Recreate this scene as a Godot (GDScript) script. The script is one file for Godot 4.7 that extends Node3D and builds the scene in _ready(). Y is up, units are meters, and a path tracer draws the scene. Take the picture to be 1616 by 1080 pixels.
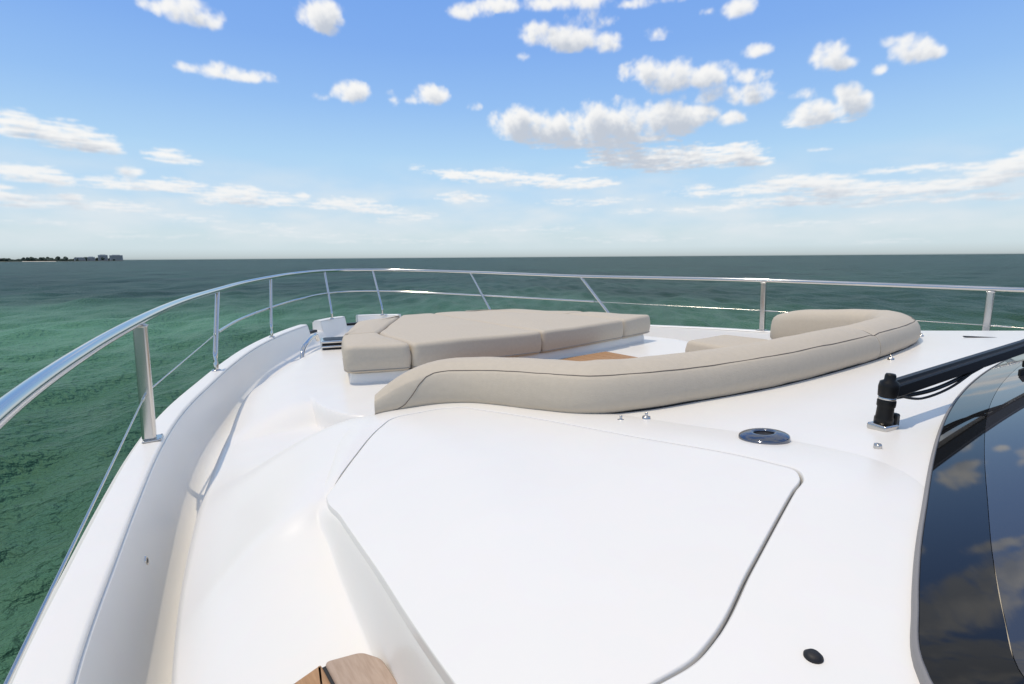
extends Node3D
# Foredeck of a motor yacht at sea. Metres, y up. The bow points to -Z, starboard is +X,
# the water lies at y = 0. Deck plans below are written as (x, z forward), heights as metres under eye level.

const EYE := 3.4
const FOCAL := 820.0          # lens in pixels of the 1616 x 1080 photograph
var cam: Camera3D
var M := {}
var rng := RandomNumberGenerator.new()

func V(x: float, h: float, z: float) -> Vector3:
	return Vector3(x, EYE + h, -z)

func lin(r: float, g: float, b: float) -> Color:
	return Color(r, g, b).linear_to_srgb()

# ------------------------------------------------------------------ naming
var taken := {}
func numbered(n: String) -> String:
	if not taken.has(n):
		taken[n] = 0
		return n
	taken[n] += 1
	return "%s_%03d" % [n, taken[n]]

func thing(n: String, label: String, category: String, at := Vector3.ZERO, group := "") -> Node3D:
	var o := Node3D.new()
	o.name = numbered(n)
	add_child(o)
	o.position = at
	o.set_meta("label", label)
	o.set_meta("category", category)
	if group != "":
		o.set_meta("group", group)
	return o

func part(n: String, mesh: Mesh, m: Material, parent: Node3D, at := Vector3.ZERO) -> MeshInstance3D:
	var o := MeshInstance3D.new()
	o.name = n
	o.mesh = mesh
	o.material_override = m
	o.position = at
	o.cast_shadow = GeometryInstance3D.SHADOW_CASTING_SETTING_ON
	parent.add_child(o, true)
	return o

func structure(o: Node) -> void:
	o.set_meta("kind", "structure")

# ------------------------------------------------------------------ mesh helpers
func make(vs: PackedVector3Array, ns: PackedVector3Array, uvs: PackedVector2Array, ix: PackedInt32Array, cols := PackedColorArray(), wound := false) -> ArrayMesh:
	for t in range(0, 0 if wound else ix.size(), 3):
		var a := vs[ix[t]]
		var g := (vs[ix[t + 1]] - a).cross(vs[ix[t + 2]] - a)
		if g.dot(ns[ix[t]] + ns[ix[t + 1]] + ns[ix[t + 2]]) > 0.0:
			var k := ix[t + 1]
			ix[t + 1] = ix[t + 2]
			ix[t + 2] = k
	var arr := []
	arr.resize(Mesh.ARRAY_MAX)
	arr[Mesh.ARRAY_VERTEX] = vs
	arr[Mesh.ARRAY_NORMAL] = ns
	arr[Mesh.ARRAY_TEX_UV] = uvs
	arr[Mesh.ARRAY_INDEX] = ix
	if cols.size() > 0:
		arr[Mesh.ARRAY_COLOR] = cols
	var me := ArrayMesh.new()
	me.add_surface_from_arrays(Mesh.PRIMITIVE_TRIANGLES, arr)
	return me

# rows of equal length -> smooth sheet. hint: a direction the faces should point to, or Vector3.ZERO = away from each row's middle
func grid(rows: Array, closed := false, hint := Vector3.ZERO, cap := false, uvscale := 1.0) -> ArrayMesh:
	var nr := rows.size()
	var nc: int = rows[0].size()
	var vs := PackedVector3Array()
	var ns := PackedVector3Array()
	var uvs := PackedVector2Array()
	var ix := PackedInt32Array()
	var score := 0.0
	var v := 0.0
	for i in nr:
		var row: PackedVector3Array = rows[i]
		var mid := Vector3.ZERO
		for p in row:
			mid += p
		mid /= nc
		if i > 0:
			v += row[0].distance_to(rows[i - 1][0])
		var u := 0.0
		for j in nc:
			var p := row[j]
			var ja := j - 1
			var jb := j + 1
			if closed:
				ja = posmod(ja, nc)
				jb = posmod(jb, nc)
			else:
				ja = maxi(ja, 0)
				jb = mini(jb, nc - 1)
			var du := row[jb] - row[ja]
			var dv: Vector3 = rows[mini(i + 1, nr - 1)][j] - rows[maxi(i - 1, 0)][j]
			if dv.length_squared() < 1e-12:
				dv = rows[mini(i + 2, nr - 1)][j] - rows[maxi(i - 2, 0)][j]
			var n := du.cross(dv)
			if n.length_squared() < 1e-16:
				n = ns[ns.size() - 1] if ns.size() > 0 else Vector3.UP
			n = n.normalized()
			if j > 0:
				u += p.distance_to(row[j - 1])
			vs.append(p)
			ns.append(n)
			uvs.append(Vector2(u, v) * uvscale)
			score += n.dot(hint) if hint != Vector3.ZERO else n.dot((p - mid).normalized())
	if score < 0.0:
		for k in ns.size():
			ns[k] = -ns[k]
	var last := nc if closed else nc - 1
	for i in nr - 1:
		for j in last:
			var a := i * nc + j
			var b := i * nc + (j + 1) % nc
			ix.append_array([a, b, a + nc, b, b + nc, a + nc])
	if cap:
		for e in [0, nr - 1]:
			var row: PackedVector3Array = rows[e]
			var mid := Vector3.ZERO
			for p in row:
				mid += p
			mid /= nc
			var other: Vector3 = rows[1][0] if e == 0 else rows[nr - 2][0]
			var f := (row[0] - other).normalized()
			var a := row[0] - mid
			var n := a.cross(row[maxi(1, nc / 4)] - mid).normalized()
			if n.dot(f) < 0.0:
				n = -n
			var base := vs.size()
			vs.append(mid)
			ns.append(n)
			uvs.append(Vector2.ZERO)
			for p in row:
				vs.append(p)
				ns.append(n)
				uvs.append(Vector2.ZERO)
			for j in nc:
				ix.append_array([base, base + 1 + j, base + 1 + (j + 1) % nc])
	return make(vs, ns, uvs, ix)

func smooth_path(pts: Array, per: int) -> PackedVector3Array:
	var out := PackedVector3Array()
	var n := pts.size()
	for i in n - 1:
		var a: Vector3 = pts[maxi(i - 1, 0)]
		var b: Vector3 = pts[i]
		var c: Vector3 = pts[i + 1]
		var d: Vector3 = pts[mini(i + 2, n - 1)]
		for k in per:
			out.append(b.cubic_interpolate_in_time(c, a, d, float(k) / per, c.distance_to(b), -maxf(a.distance_to(b), 0.0001), c.distance_to(b) + maxf(d.distance_to(c), 0.0001)))
	out.append(pts[n - 1])
	return out

func even(path: PackedVector3Array, step: float) -> PackedVector3Array:   # resampled to equal steps
	var c := Curve3D.new()
	for p in path:
		c.add_point(p)
	var l := c.get_baked_length()
	var out := PackedVector3Array()
	var n := int(l / step)
	for k in n + 1:
		out.append(c.sample_baked(l * k / n))
	return out

func tube(path: PackedVector3Array, r: float, sides := 12, flat := 1.0) -> ArrayMesh:
	var rows := []
	var n := path.size()
	for i in n:
		var t := (path[mini(i + 1, n - 1)] - path[maxi(i - 1, 0)]).normalized()
		var ref := Vector3.UP if absf(t.y) < 0.95 else Vector3.RIGHT
		var s := t.cross(ref).normalized()
		var w := s.cross(t)
		var row := PackedVector3Array()
		for k in sides:
			var a := TAU * k / sides
			row.append(path[i] + s * cos(a) * r + w * sin(a) * r * flat)
		rows.append(row)
	return grid(rows, true, Vector3.ZERO, true)

func rod(a: Vector3, b: Vector3, r: float, sides := 12) -> ArrayMesh:
	return tube(PackedVector3Array([a, a.lerp(b, 0.5), b]), r, sides)

# profile of (radius, height) turned about an axis through `at`
func lathe(profile: Array, at: Vector3, axis: Vector3, sides := 32) -> ArrayMesh:
	axis = axis.normalized()
	var s := axis.cross(Vector3.RIGHT if absf(axis.x) < 0.8 else Vector3.FORWARD).normalized()
	var w := axis.cross(s)
	var rows := []
	for q in profile:
		var row := PackedVector3Array()
		for k in sides:
			var a := TAU * k / sides
			row.append(at + axis * q.y + (s * cos(a) + w * sin(a)) * maxf(q.x, 0.0001))
		rows.append(row)
	# profile runs upward on the outside; normals computed from the profile, not from row middles
	var me := grid(rows, true)
	return me

# a box with eased edges, given by its centre, half sizes and axes
func block(at: Vector3, half: Vector3, bx := Vector3.RIGHT, by := Vector3.UP, bz := Vector3.BACK, r := 0.004) -> ArrayMesh:
	var rows := []
	var outline := []
	for q in [Vector2(1, 1), Vector2(-1, 1), Vector2(-1, -1), Vector2(1, -1)]:
		for k in 4:
			var a: float = atan2(q.y, q.x) - PI / 4 + (PI / 2) * k / 3.0
			outline.append(Vector2(q.x * (half.x - r) + cos(a) * r, q.y * (half.z - r) + sin(a) * r))
	for s in [[r + half.x * 0.5, -half.y], [r, -half.y], [r * 0.3, -half.y + r * 0.3], [0.0, -half.y + r], [0.0, half.y - r], [r * 0.3, half.y - r * 0.3], [r, half.y], [r + half.x * 0.5, half.y]]:
		var row := PackedVector3Array()
		for q in outline:
			var kx: float = maxf(0.0, absf(q.x) - s[0]) * signf(q.x)
			var kz: float = maxf(0.0, absf(q.y) - s[0]) * signf(q.y)
			row.append(at + bx * kx + by * s[1] + bz * kz)
		rows.append(row)
	return grid(rows, true, Vector3.ZERO, true)

# rounded closed outline in plan from corner points (x, z)
func rounded(pts: Array, r: float, seg := 6) -> PackedVector2Array:
	var out := PackedVector2Array()
	var n := pts.size()
	for i in n:
		var p: Vector2 = pts[i]
		var a: Vector2 = pts[posmod(i - 1, n)]
		var b: Vector2 = pts[(i + 1) % n]
		var ra := minf(r, p.distance_to(a) * 0.45)
		var rb := minf(r, p.distance_to(b) * 0.45)
		var s := p + (a - p).normalized() * ra
		var e := p + (b - p).normalized() * rb
		for k in seg + 1:
			var t := float(k) / seg
			out.append(s.lerp(p, t).lerp(p.lerp(e, t), t))
	# fill long edges
	var full := PackedVector2Array()
	for i in out.size():
		var a := out[i]
		var b := out[(i + 1) % out.size()]
		var k := maxi(1, int(a.distance_to(b) / 0.06))
		for j in k:
			full.append(a.lerp(b, float(j) / k))
	return full

func inset(o: PackedVector2Array, d: float) -> PackedVector2Array:
	var out := PackedVector2Array()
	var n := o.size()
	var area := 0.0
	for i in n:
		area += o[i].cross(o[(i + 1) % n])
	var sg := 1.0 if area > 0.0 else -1.0
	for i in n:
		var t := (o[(i + 1) % n] - o[posmod(i - 1, n)]).normalized()
		out.append(o[i] + Vector2(-t.y, t.x) * sg * d)
	return out

# upholstered pad: plan outline, bottom and top height below the eye, edge radius, crown
func pad(o: PackedVector2Array, h0: float, h1: float, r: float, crown: float, sag := 0.0) -> ArrayMesh:
	var rows := []
	var mid := Vector2.ZERO
	for p in o:
		mid += p
	mid /= o.size()
	var steps := [[0.03, h0, 1.0], [0.012, h0 + 0.002, 1.0], [0.0, h0 + 0.015, 1.0]]
	for k in 5:
		var t := k / 4.0
		steps.append([-0.008 * sin(PI * t), lerpf(h0 + 0.02, h1 - r, t), 1.0])
	for k in range(1, 7):
		var a := PI / 2 * k / 6.0
		steps.append([r * (1.0 - cos(a)), h1 - r + r * sin(a), 1.0])
	for k in range(1, 10):
		steps.append([r, h1, 1.0 - k / 9.02])
	for s in steps:
		var ring := inset(o, s[0])
		var row := PackedVector3Array()
		for p in ring:
			var q: Vector2 = mid + (p - mid) * s[2]
			var lift: float = crown * (1.0 - s[2] * s[2]) if s[2] < 1.0 else 0.0
			lift += sag * wobble.get_noise_2d(q.x * 100.0, q.y * 100.0) * (1.0 if s[1] > h0 + 0.05 else 0.3)
			row.append(V(q.x, s[1] + lift, q.y))
		rows.append(row)
	return grid(rows, true, Vector3.ZERO, true)

var wobble := FastNoiseLite.new()

func key(t: float, ks: Array) -> float:      # ks: [x, y, x, y ...], smooth between keys
	var n := ks.size() / 2
	if t <= ks[0]:
		return ks[1]
	for i in n - 1:
		if t < ks[2 * i + 2]:
			var x0: float = ks[2 * i]
			var x1: float = ks[2 * i + 2]
			var y0: float = ks[2 * i + 1]
			var y1: float = ks[2 * i + 3]
			var m0 := (y1 - y0) / (x1 - x0)
			var m1 := m0
			if i > 0:
				m0 = (y1 - ks[2 * i - 1]) / (x1 - ks[2 * i - 2])
			if i < n - 2:
				m1 = (ks[2 * i + 5] - y0) / (ks[2 * i + 4] - x0)
			var w := x1 - x0
			var s := (t - x0) / w
			return y0 * (1 + 2 * s) * (1 - s) * (1 - s) + m0 * w * s * (1 - s) * (1 - s) + y1 * s * s * (3 - 2 * s) + m1 * w * s * s * (s - 1)
	return ks[2 * n - 1]

# ------------------------------------------------------------------ the deck's form
const CAP := [Vector2(-3.02, -2.2), Vector2(-3.03, -1.2), Vector2(-3.03, -0.4), Vector2(-3.02, 0.4), Vector2(-2.976, 1.25), Vector2(-2.908, 1.7), Vector2(-2.84, 2.12), Vector2(-2.766, 2.54), Vector2(-2.63, 3.15), Vector2(-2.34, 4.08), Vector2(-2.15, 4.63), Vector2(-1.85, 5.35), Vector2(-1.30, 6.3), Vector2(-0.95, 6.78), Vector2(-0.577, 7.19), Vector2(-0.28, 7.40), Vector2(0, 7.46)]
const CAP_H := [-2.2, -0.76, 0.0, -0.77, 2.7, -0.785, 4.8, -0.835, 6.2, -0.827, 7.46, -0.82]
const SHOULDER := [-2.2, 2.83, -0.5, 2.82, 0.6, 2.79, 1.19, 2.736, 1.643, 2.669, 2.49, 2.496, 3.25, 2.305, 4.181, 2.028, 4.70, 1.731, 5.136, 1.403, 5.42, 1.0, 5.55, 0.6, 5.60, 0.02]
const RIDGE := [-2.2, 2.50, -0.5, 2.50, 0.3, 2.475, 0.506, 2.456, 0.65, 2.437, 0.864, 2.405, 1.187, 2.364, 1.34, 2.345, 1.55, 2.20, 1.8, 2.02, 2.1, 1.95, 3.0, 1.88, 4.0, 1.66, 4.7, 1.35, 5.136, 1.05, 5.42, 0.7, 5.60, 0.01]
const STEP := [-0.5, 0.18, 0.5, 0.16, 0.73, 0.14, 0.88, 0.12, 1.08, 0.09, 1.27, 0.035, 1.36, 0.0, 3.0, 0.0]
const SHOULDER_H := [1.2, -0.87, 2.0, -0.89, 2.6, -0.95, 3.3, -1.0]

func crown_top(x: float, z: float) -> float:
	var d := absf(x) - key(z, [0.2, 2.45, 0.484, 2.336, 0.758, 2.184, 1.166, 2.02, 1.66, 1.96, 2.0, 1.95])
	return -0.40 - 0.09 * z - 0.0125 * x * x - 0.075 * (d + sqrt(d * d + 0.0016) - 0.0)

var platform := PackedVector2Array()
func deck_top(x: float, z: float) -> float:
	var t := crown_top(x, minf(z, 2.6))
	var a := absf(x)
	var low := -0.96
	var f := smoothstep(1.93, 2.62, z)
	# the seating well, sunk inside the curve of the backrest
	var zc := key(a, [0.0, 0.85, 0.46, 0.872, 0.867, 0.935, 1.132, 1.02, 1.364, 1.112, 1.505, 1.225])
	var rim := key(z, [1.2, 1.40, 1.6, 1.43, 1.8, 1.52, 2.0, 1.74, 2.3, 1.80])
	var inside := smoothstep(zc + 0.09, zc + 0.17, z) * (1.0 - smoothstep(rim - 0.10, rim, a)) if z < 2.62 else 0.0
	if z >= 2.62 and a < 1.42:
		inside = 1.0 - smoothstep(1.30, 1.42, a)
	var h := lerpf(t, low, maxf(f, inside))
	if z > 0.9 and z < 5.3:
		var edge := key(z, [2.6, 1.66, 2.70, 1.77, 2.80, 1.83, 2.95, 1.872, 3.15, 1.885, 3.4, 1.855, 3.94, 1.74, 4.41, 1.63, 5.08, 1.28, 5.3, 0.9])
		var g := smoothstep(0.0, 0.045, edge - a) * smoothstep(2.63, 2.68, z) * (1.0 - smoothstep(5.15, 5.25, z))
		h += 0.10 * maxf(g, inside)
	return h

func deck(x: float, z: float) -> float:      # height of the moulded deck, port and starboard alike
	var a := absf(x)
	var k := key(z, RIDGE)
	if a <= k:
		return deck_top(x, z)
	var s := key(z, SHOULDER)
	var hk := deck_top(k, z)
	var foot := hk - key(z, STEP)
	var w := 0.035
	if a < k + w:
		var q := (a - k) / w
		return lerpf(hk, foot, smoothstep(0.0, 1.0, q))
	var q := clampf((s - a) / maxf(s - k - w, 0.01), 0.0, 1.0)
	var hs := key(z, SHOULDER_H)
	return hs + (foot - hs) * (1.0 - pow(1.0 - q, 1.75))

func pixel_dir(u: float, v: float) -> Vector3:
	return (cam.basis * Vector3((u - 808.0) / FOCAL, (540.0 - v) / FOCAL, -1.0)).normalized()

# ================================================================== the scene
func _ready() -> void:
	rng.seed = 41
	wobble.seed = 5
	wobble.frequency = 0.01
	wobble.fractal_octaves = 3
	cam = Camera3D.new()
	cam.name = "camera"
	cam.position = Vector3(-2.75, EYE, 0.0)
	cam.rotation_degrees = Vector3(-9.25, -37.5, -0.39)
	cam.fov = 66.73
	cam.near = 0.03
	cam.far = 90000.0
	add_child(cam)
	var we := WorldEnvironment.new()
	we.name = "environment"
	var env := Environment.new()
	env.background_mode = Environment.BG_SKY
	env.sky = Sky.new()
	env.sky.sky_material = PanoramaSkyMaterial.new()
	env.sky.sky_material.panorama = sky_picture()
	env.background_energy_multiplier = 1.0
	env.tonemap_mode = Environment.TONE_MAPPER_LINEAR
	env.tonemap_exposure = 1.0
	env.sdfgi_enabled = true
	env.ssao_enabled = true
	env.ssil_enabled = true
	we.environment = env
	add_child(we)
	var sun := DirectionalLight3D.new()
	sun.name = "sun"
	sun.light_energy = 0.78
	sun.light_color = Color(1.0, 0.94, 0.85)
	sun.light_angular_distance = 0.53
	sun.shadow_enabled = true
	add_child(sun)
	var to_sun := Vector3(-cos(deg_to_rad(71.0)) * cos(deg_to_rad(32.0)), sin(deg_to_rad(71.0)), -cos(deg_to_rad(71.0)) * sin(deg_to_rad(32.0)))
	sun.look_at_from_position(to_sun * 20.0, Vector3.ZERO)
	materials()
	water()
	shore()
	yacht()
	cushions()

# ------------------------------------------------------------------ sky
const CLOUDS := [
	[295, 18, 52, 26, 1.0], [330, 35, 22, 14, 0.8], [240, 8, 26, 12, 0.6],
	[505, 22, 36, 32, 0.95], [515, 45, 22, 14, 0.8],
	[288, 105, 22, 10, 0.75], [345, 112, 40, 16, 0.9], [405, 121, 32, 12, 0.9], [370, 120, 30, 10, 0.8],
	[552, 146, 34, 20, 1.0], [505, 152, 18, 8, 0.5], [676, 150, 30, 19, 1.0], [655, 159, 20, 9, 0.8], [620, 155, 18, 13, 0.55], [745, 168, 14, 8, 0.45],
	[25, 196, 42, 26, 1.0], [100, 214, 60, 26, 1.0], [150, 226, 40, 20, 0.95], [178, 238, 18, 9, 0.8],
	[262, 245, 36, 15, 0.8], [300, 255, 24, 6, 0.5], [40, 272, 66, 18, 0.95], [80, 282, 40, 14, 0.8], [203, 271, 24, 13, 0.9],
	[190, 290, 66, 13, 0.8], [270, 294, 60, 14, 0.9], [-10, 305, 50, 16, 0.8], [60, 318, 90, 14, 0.7], [112, 312, 24, 9, 0.8], [190, 326, 70, 12, 0.65],
	[375, 306, 44, 17, 0.9], [340, 314, 40, 12, 0.7], [430, 316, 70, 14, 0.75], [474, 310, 16, 8, 0.8], [545, 323, 60, 13, 0.8], [590, 332, 50, 9, 0.65], [655, 341, 34, 8, 0.6], [615, 348, 24, 6, 0.5], [300, 344, 60, 8, 0.45],
	[740, 18, 34, 16, 0.8], [800, 8, 60, 14, 0.75], [900, 4, 80, 16, 0.8], [1010, 4, 70, 10, 0.65], [925, 30, 44, 20, 0.55],
	[855, 55, 40, 24, 1.0], [900, 62, 46, 24, 1.0], [955, 68, 34, 18, 0.75], [825, 88, 10, 8, 0.4], [1038, 50, 20, 15, 0.4],
	[1165, 12, 32, 20, 0.95], [1118, 17, 14, 7, 0.6], [1195, 80, 24, 13, 0.85], [1260, 74, 10, 4, 0.3],
	[1308, 88, 32, 26, 1.0], [1335, 100, 20, 12, 0.75], [1438, 78, 36, 28, 1.0], [1470, 84, 22, 14, 0.8], [1405, 64, 20, 10, 0.6], [1388, 110, 14, 9, 0.7],
	[1010, 112, 34, 22, 0.9], [1060, 122, 56, 30, 1.0], [1120, 120, 44, 24, 1.0], [1180, 150, 50, 20, 0.9], [1185, 120, 30, 14, 0.7], [1130, 150, 60, 16, 0.7],
	[1290, 180, 56, 24, 1.0], [1340, 170, 40, 26, 1.0], [1335, 145, 24, 16, 0.8], [1250, 192, 26, 12, 0.8], [1270, 148, 24, 10, 0.5],
	[815, 195, 44, 28, 1.0], [860, 205, 70, 30, 1.0], [960, 196, 90, 40, 1.0], [1050, 188, 80, 28, 1.0], [920, 222, 90, 18, 1.0], [1000, 212, 90, 22, 1.0], [1150, 188, 26, 15, 0.9], [1110, 182, 40, 18, 0.9],
	[980, 248, 60, 22, 0.95], [1060, 252, 100, 24, 1.0], [1150, 246, 60, 22, 1.0], [1190, 256, 30, 12, 0.9],
	[710, 275, 40, 9, 0.8], [770, 278, 60, 13, 0.85], [840, 284, 60, 12, 0.75], [905, 290, 56, 11, 0.9], [960, 287, 22, 8, 0.8], [730, 312, 40, 11, 0.75], [655, 264, 20, 5, 0.35], [912, 262, 20, 6, 0.35], [930, 318, 80, 7, 0.5],
	[1110, 302, 60, 11, 0.6], [1200, 300, 70, 12, 0.75], [1250, 287, 60, 13, 0.9], [1310, 288, 50, 16, 0.95], [1330, 300, 90, 15, 0.85], [1430, 298, 90, 16, 0.9], [1500, 292, 70, 14, 0.85], [1240, 318, 120, 12, 0.7], [1400, 318, 110, 9, 0.6],
	[1440, 266, 90, 7, 0.65], [1530, 262, 70, 9, 0.75], [1560, 282, 50, 17, 1.0], [1610, 262, 60, 22, 1.0], [1640, 245, 50, 20, 1.0], [1530, 312, 120, 8, 0.65], [1700, 270, 80, 26, 1.0],
	[1150, -120, 120, 46, 1.0], [1230, -95, 90, 36, 1.0], [1330, -100, 100, 40, 1.0], [1420, -62, 80, 24, 0.9], [1010, -150, 130, 50, 1.0], [1500, -120, 90, 40, 0.9], [1560, -40, 50, 14, 0.7], [1290, -45, 60, 14, 0.6], [900, -60, 80, 20, 0.7], [1180, -230, 160, 60, 1.0], [1380, -220, 130, 50, 1.0],
	[1292, 236, 18, 4, 0.35], [1100, 330, 150, 6, 0.45], [1280, 352, 150, 5, 0.4], [1400, 380, 110, 5, 0.35], [480, 372, 90, 6, 0.3], [840, 362, 90, 8, 0.35], [410, 362, 70, 10, 0.35], [230, 372, 90, 8, 0.3], [980, 378, 120, 6, 0.3], [60, 350, 80, 6, 0.35], [640, 380, 160, 6, 0.3],
]

func air(el: float) -> Color:   # clear sky by elevation in degrees, linear light
	var ks := [[0.0, 0.47, 0.535, 0.55], [0.45, 0.56, 0.65, 0.675], [1.0, 0.62, 0.73, 0.77], [2.4, 0.625, 0.75, 0.80], [4.0, 0.585, 0.745, 0.86], [6.5, 0.515, 0.715, 0.905], [10.0, 0.43, 0.665, 0.91], [15.0, 0.30, 0.525, 0.89], [20.0, 0.225, 0.43, 0.86], [26.0, 0.18, 0.372, 0.83], [40.0, 0.19, 0.345, 0.70], [60.0, 0.20, 0.335, 0.62], [90.0, 0.20, 0.33, 0.59]]
	for i in ks.size() - 1:
		if el <= ks[i + 1][0]:
			var t: float = clampf((el - ks[i][0]) / (ks[i + 1][0] - ks[i][0]), 0.0, 1.0)
			return Color(lerpf(ks[i][1], ks[i + 1][1], t), lerpf(ks[i][2], ks[i + 1][2], t), lerpf(ks[i][3], ks[i + 1][3], t))
	return Color(ks[-1][1], ks[-1][2], ks[-1][3])

func sky_picture() -> ImageTexture:
	var w := 3072
	var hh := 1536
	var up := hh / 2
	var per := w / 360.0
	var img := Image.create_empty(w, hh, false, Image.FORMAT_RGBF)
	var rowc := PackedColorArray()
	for y in hh:
		var el := 90.0 - (y + 0.5) / per
		var c := air(maxf(el, 0.0)) if el > 0.0 else Color(0.05, 0.10, 0.10)
		rowc.append(c)
		img.fill_rect(Rect2i(0, y, w, 1), c)
	var field := PackedFloat32Array()
	field.resize(w * up)
	var touched := PackedInt32Array()
	var blobs := []       # azimuth, elevation (degrees), radii, weight
	for c in CLOUDS:
		var d := pixel_dir(c[0], c[1])
		var dx := pixel_dir(c[0] + c[2], c[1])
		var dy := pixel_dir(c[0], c[1] - c[3])
		var az := rad_to_deg(atan2(d.x, -d.z))
		var el := rad_to_deg(asin(d.y))
		blobs.append([az, el, absf(rad_to_deg(atan2(dx.x, -dx.z)) - az), absf(rad_to_deg(asin(dy.y)) - el), c[4]])
	# the same kind of sky all round and overhead
	for k in 170:
		var az := rng.randf_range(-180.0, 180.0)
		var el := 2.0 + 66.0 * pow(rng.randf(), 1.35)
		var inframe := az > -16.0 and az < 92.0 and el < 29.0
		var n := rng.randi_range(3, 6)
		var size := rng.randf_range(1.4, 3.6) * (0.55 + el / 24.0)
		var flat := lerpf(0.28, 0.75, clampf(el / 40.0, 0.0, 1.0))
		for i in n:
			var b := [az + rng.randf_range(-1.3, 1.3) * size / cos(deg_to_rad(el)), el + rng.randf_range(-0.3, 0.35) * size * flat, size * rng.randf_range(0.6, 1.1) / cos(deg_to_rad(el)), size * flat * rng.randf_range(0.6, 1.0), rng.randf_range(0.6, 1.0)]
			if not inframe:
				blobs.append(b)
	for b in blobs:
		var cx: float = b[0] * per
		var cy: float = (90.0 - b[1]) * per
		var rx: float = b[2] * per
		var ry: float = b[3] * per
		for y in range(maxi(0, int(cy - ry * 1.35)), mini(up - 1, int(cy + ry * 1.35)) + 1):
			var qy := (y - cy) / ry
			if qy > 0.0:
				qy *= 1.25        # flatter undersides
			qy *= qy
			for x in range(int(cx - rx * 1.35), int(cx + rx * 1.35) + 1):
				var qx := (x - cx) / rx
				var f: float = (1.35 - 0.98 * (qx * qx + qy)) * b[4]
				if f > 0.0:
					var at := y * w + posmod(x, w)
					var was := field[at]
					if was == 0.0:
						touched.append(at)
					field[at] = maxf(was, f) + 0.25 * minf(was, f)
	var fine := FastNoiseLite.new()
	fine.seed = 12
	fine.noise_type = FastNoiseLite.TYPE_SIMPLEX_SMOOTH
	fine.frequency = 0.030
	fine.fractal_octaves = 7
	fine.fractal_gain = 0.60
	fine.domain_warp_enabled = true
	fine.domain_warp_amplitude = 9.0
	fine.domain_warp_frequency = 0.03
	var haze := FastNoiseLite.new()
	haze.seed = 88
	haze.frequency = 0.011
	haze.fractal_octaves = 5
	var dens := PackedFloat32Array()
	dens.resize(w * up)
	for at in touched:
		var y := at / w
		var el := 90.0 - (y + 0.5) / per
		var stretch := lerpf(2.2, 1.0, clampf(el / 12.0, 0.0, 1.0))
		var x := (at % w + w / 2) % w          # the noise joins behind the yacht
		dens[at] = minf(field[at], 1.2) * 0.9 + 1.0 * fine.get_noise_2d(x, y * stretch) + 0.45 * fine.get_noise_2d(x * 2.7 + 900.0, y * stretch * 2.7)
	for y in up:           # thin broken haze low in the sky
		var el := 90.0 - (y + 0.5) / per
		var veil := smoothstep(0.4, 2.5, el) * (1.0 - smoothstep(4.0, 11.0, el))
		if veil > 0.02:
			for x in w:
				img.set_pixel(x, y, rowc[y].lerp(Color(0.76, 0.82, 0.86), veil * clampf(0.28 + 0.75 * haze.get_noise_2d((x + w / 2) % w, y * 3.2), 0.0, 0.75)))
	for at in touched:
		var d := dens[at]
		if d <= 0.09:
			continue
		var y := at / w
		var x := at % w
		var el := 90.0 - (y + 0.5) / per
		var thick := clampf(el / 5.0, 0.35, 1.0)
		var clear := img.get_pixel(x, y)
		var a := smoothstep(0.08, 1.12, d) * lerpf(0.5, 0.97, thick)
		# light reaches a spot through the cloud between it and the sun, up and to port
		var o := 0.0
		for s in [[-2, -3], [-4, -7], [-6, -12], [-8, -18]]:
			var yy: int = y + s[1]
			if yy > 0:
				o += maxf(0.0, dens[yy * w + posmod(x + s[0], w)] - 0.25)
		var l := smoothstep(0.5, 3.4, o)
		var lit := Color(0.95, 0.945, 0.93).lerp(Color(0.55, 0.595, 0.67), l)
		lit = lit.lerp(Color(0.72, 0.785, 0.86), 0.55 * (1.0 - clampf(el / 9.0, 0.0, 1.0)))
		lit = lit.lerp(clear, lerpf(0.35, 0.0, thick))
		img.set_pixel(x, y, clear.lerp(lit, a))
	return ImageTexture.create_from_image(img)

# ------------------------------------------------------------------ materials
func mat(c: Color, rough: float, metal := 0.0, spec := 0.5) -> StandardMaterial3D:
	var m := StandardMaterial3D.new()
	m.albedo_color = c
	m.roughness = rough
	m.metallic = metal
	m.metallic_specular = spec
	return m

func noise_tex(freq: float, octaves: int, seed_: int, as_normal: bool, strength: float, size := 512) -> NoiseTexture2D:
	var n := FastNoiseLite.new()
	n.seed = seed_
	n.frequency = freq
	n.fractal_octaves = octaves
	var t := NoiseTexture2D.new()
	t.width = size
	t.height = size
	t.seamless = true
	t.noise = n
	t.as_normal_map = as_normal
	t.bump_strength = strength
	return t

func ramp_tex(freq: float, octaves: int, seed_: int, a: Color, b: Color, size := 512) -> NoiseTexture2D:
	var t := noise_tex(freq, octaves, seed_, false, 1.0, size)
	var g := Gradient.new()
	g.set_color(0, a)
	g.set_color(1, b)
	t.color_ramp = g
	return t

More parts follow.
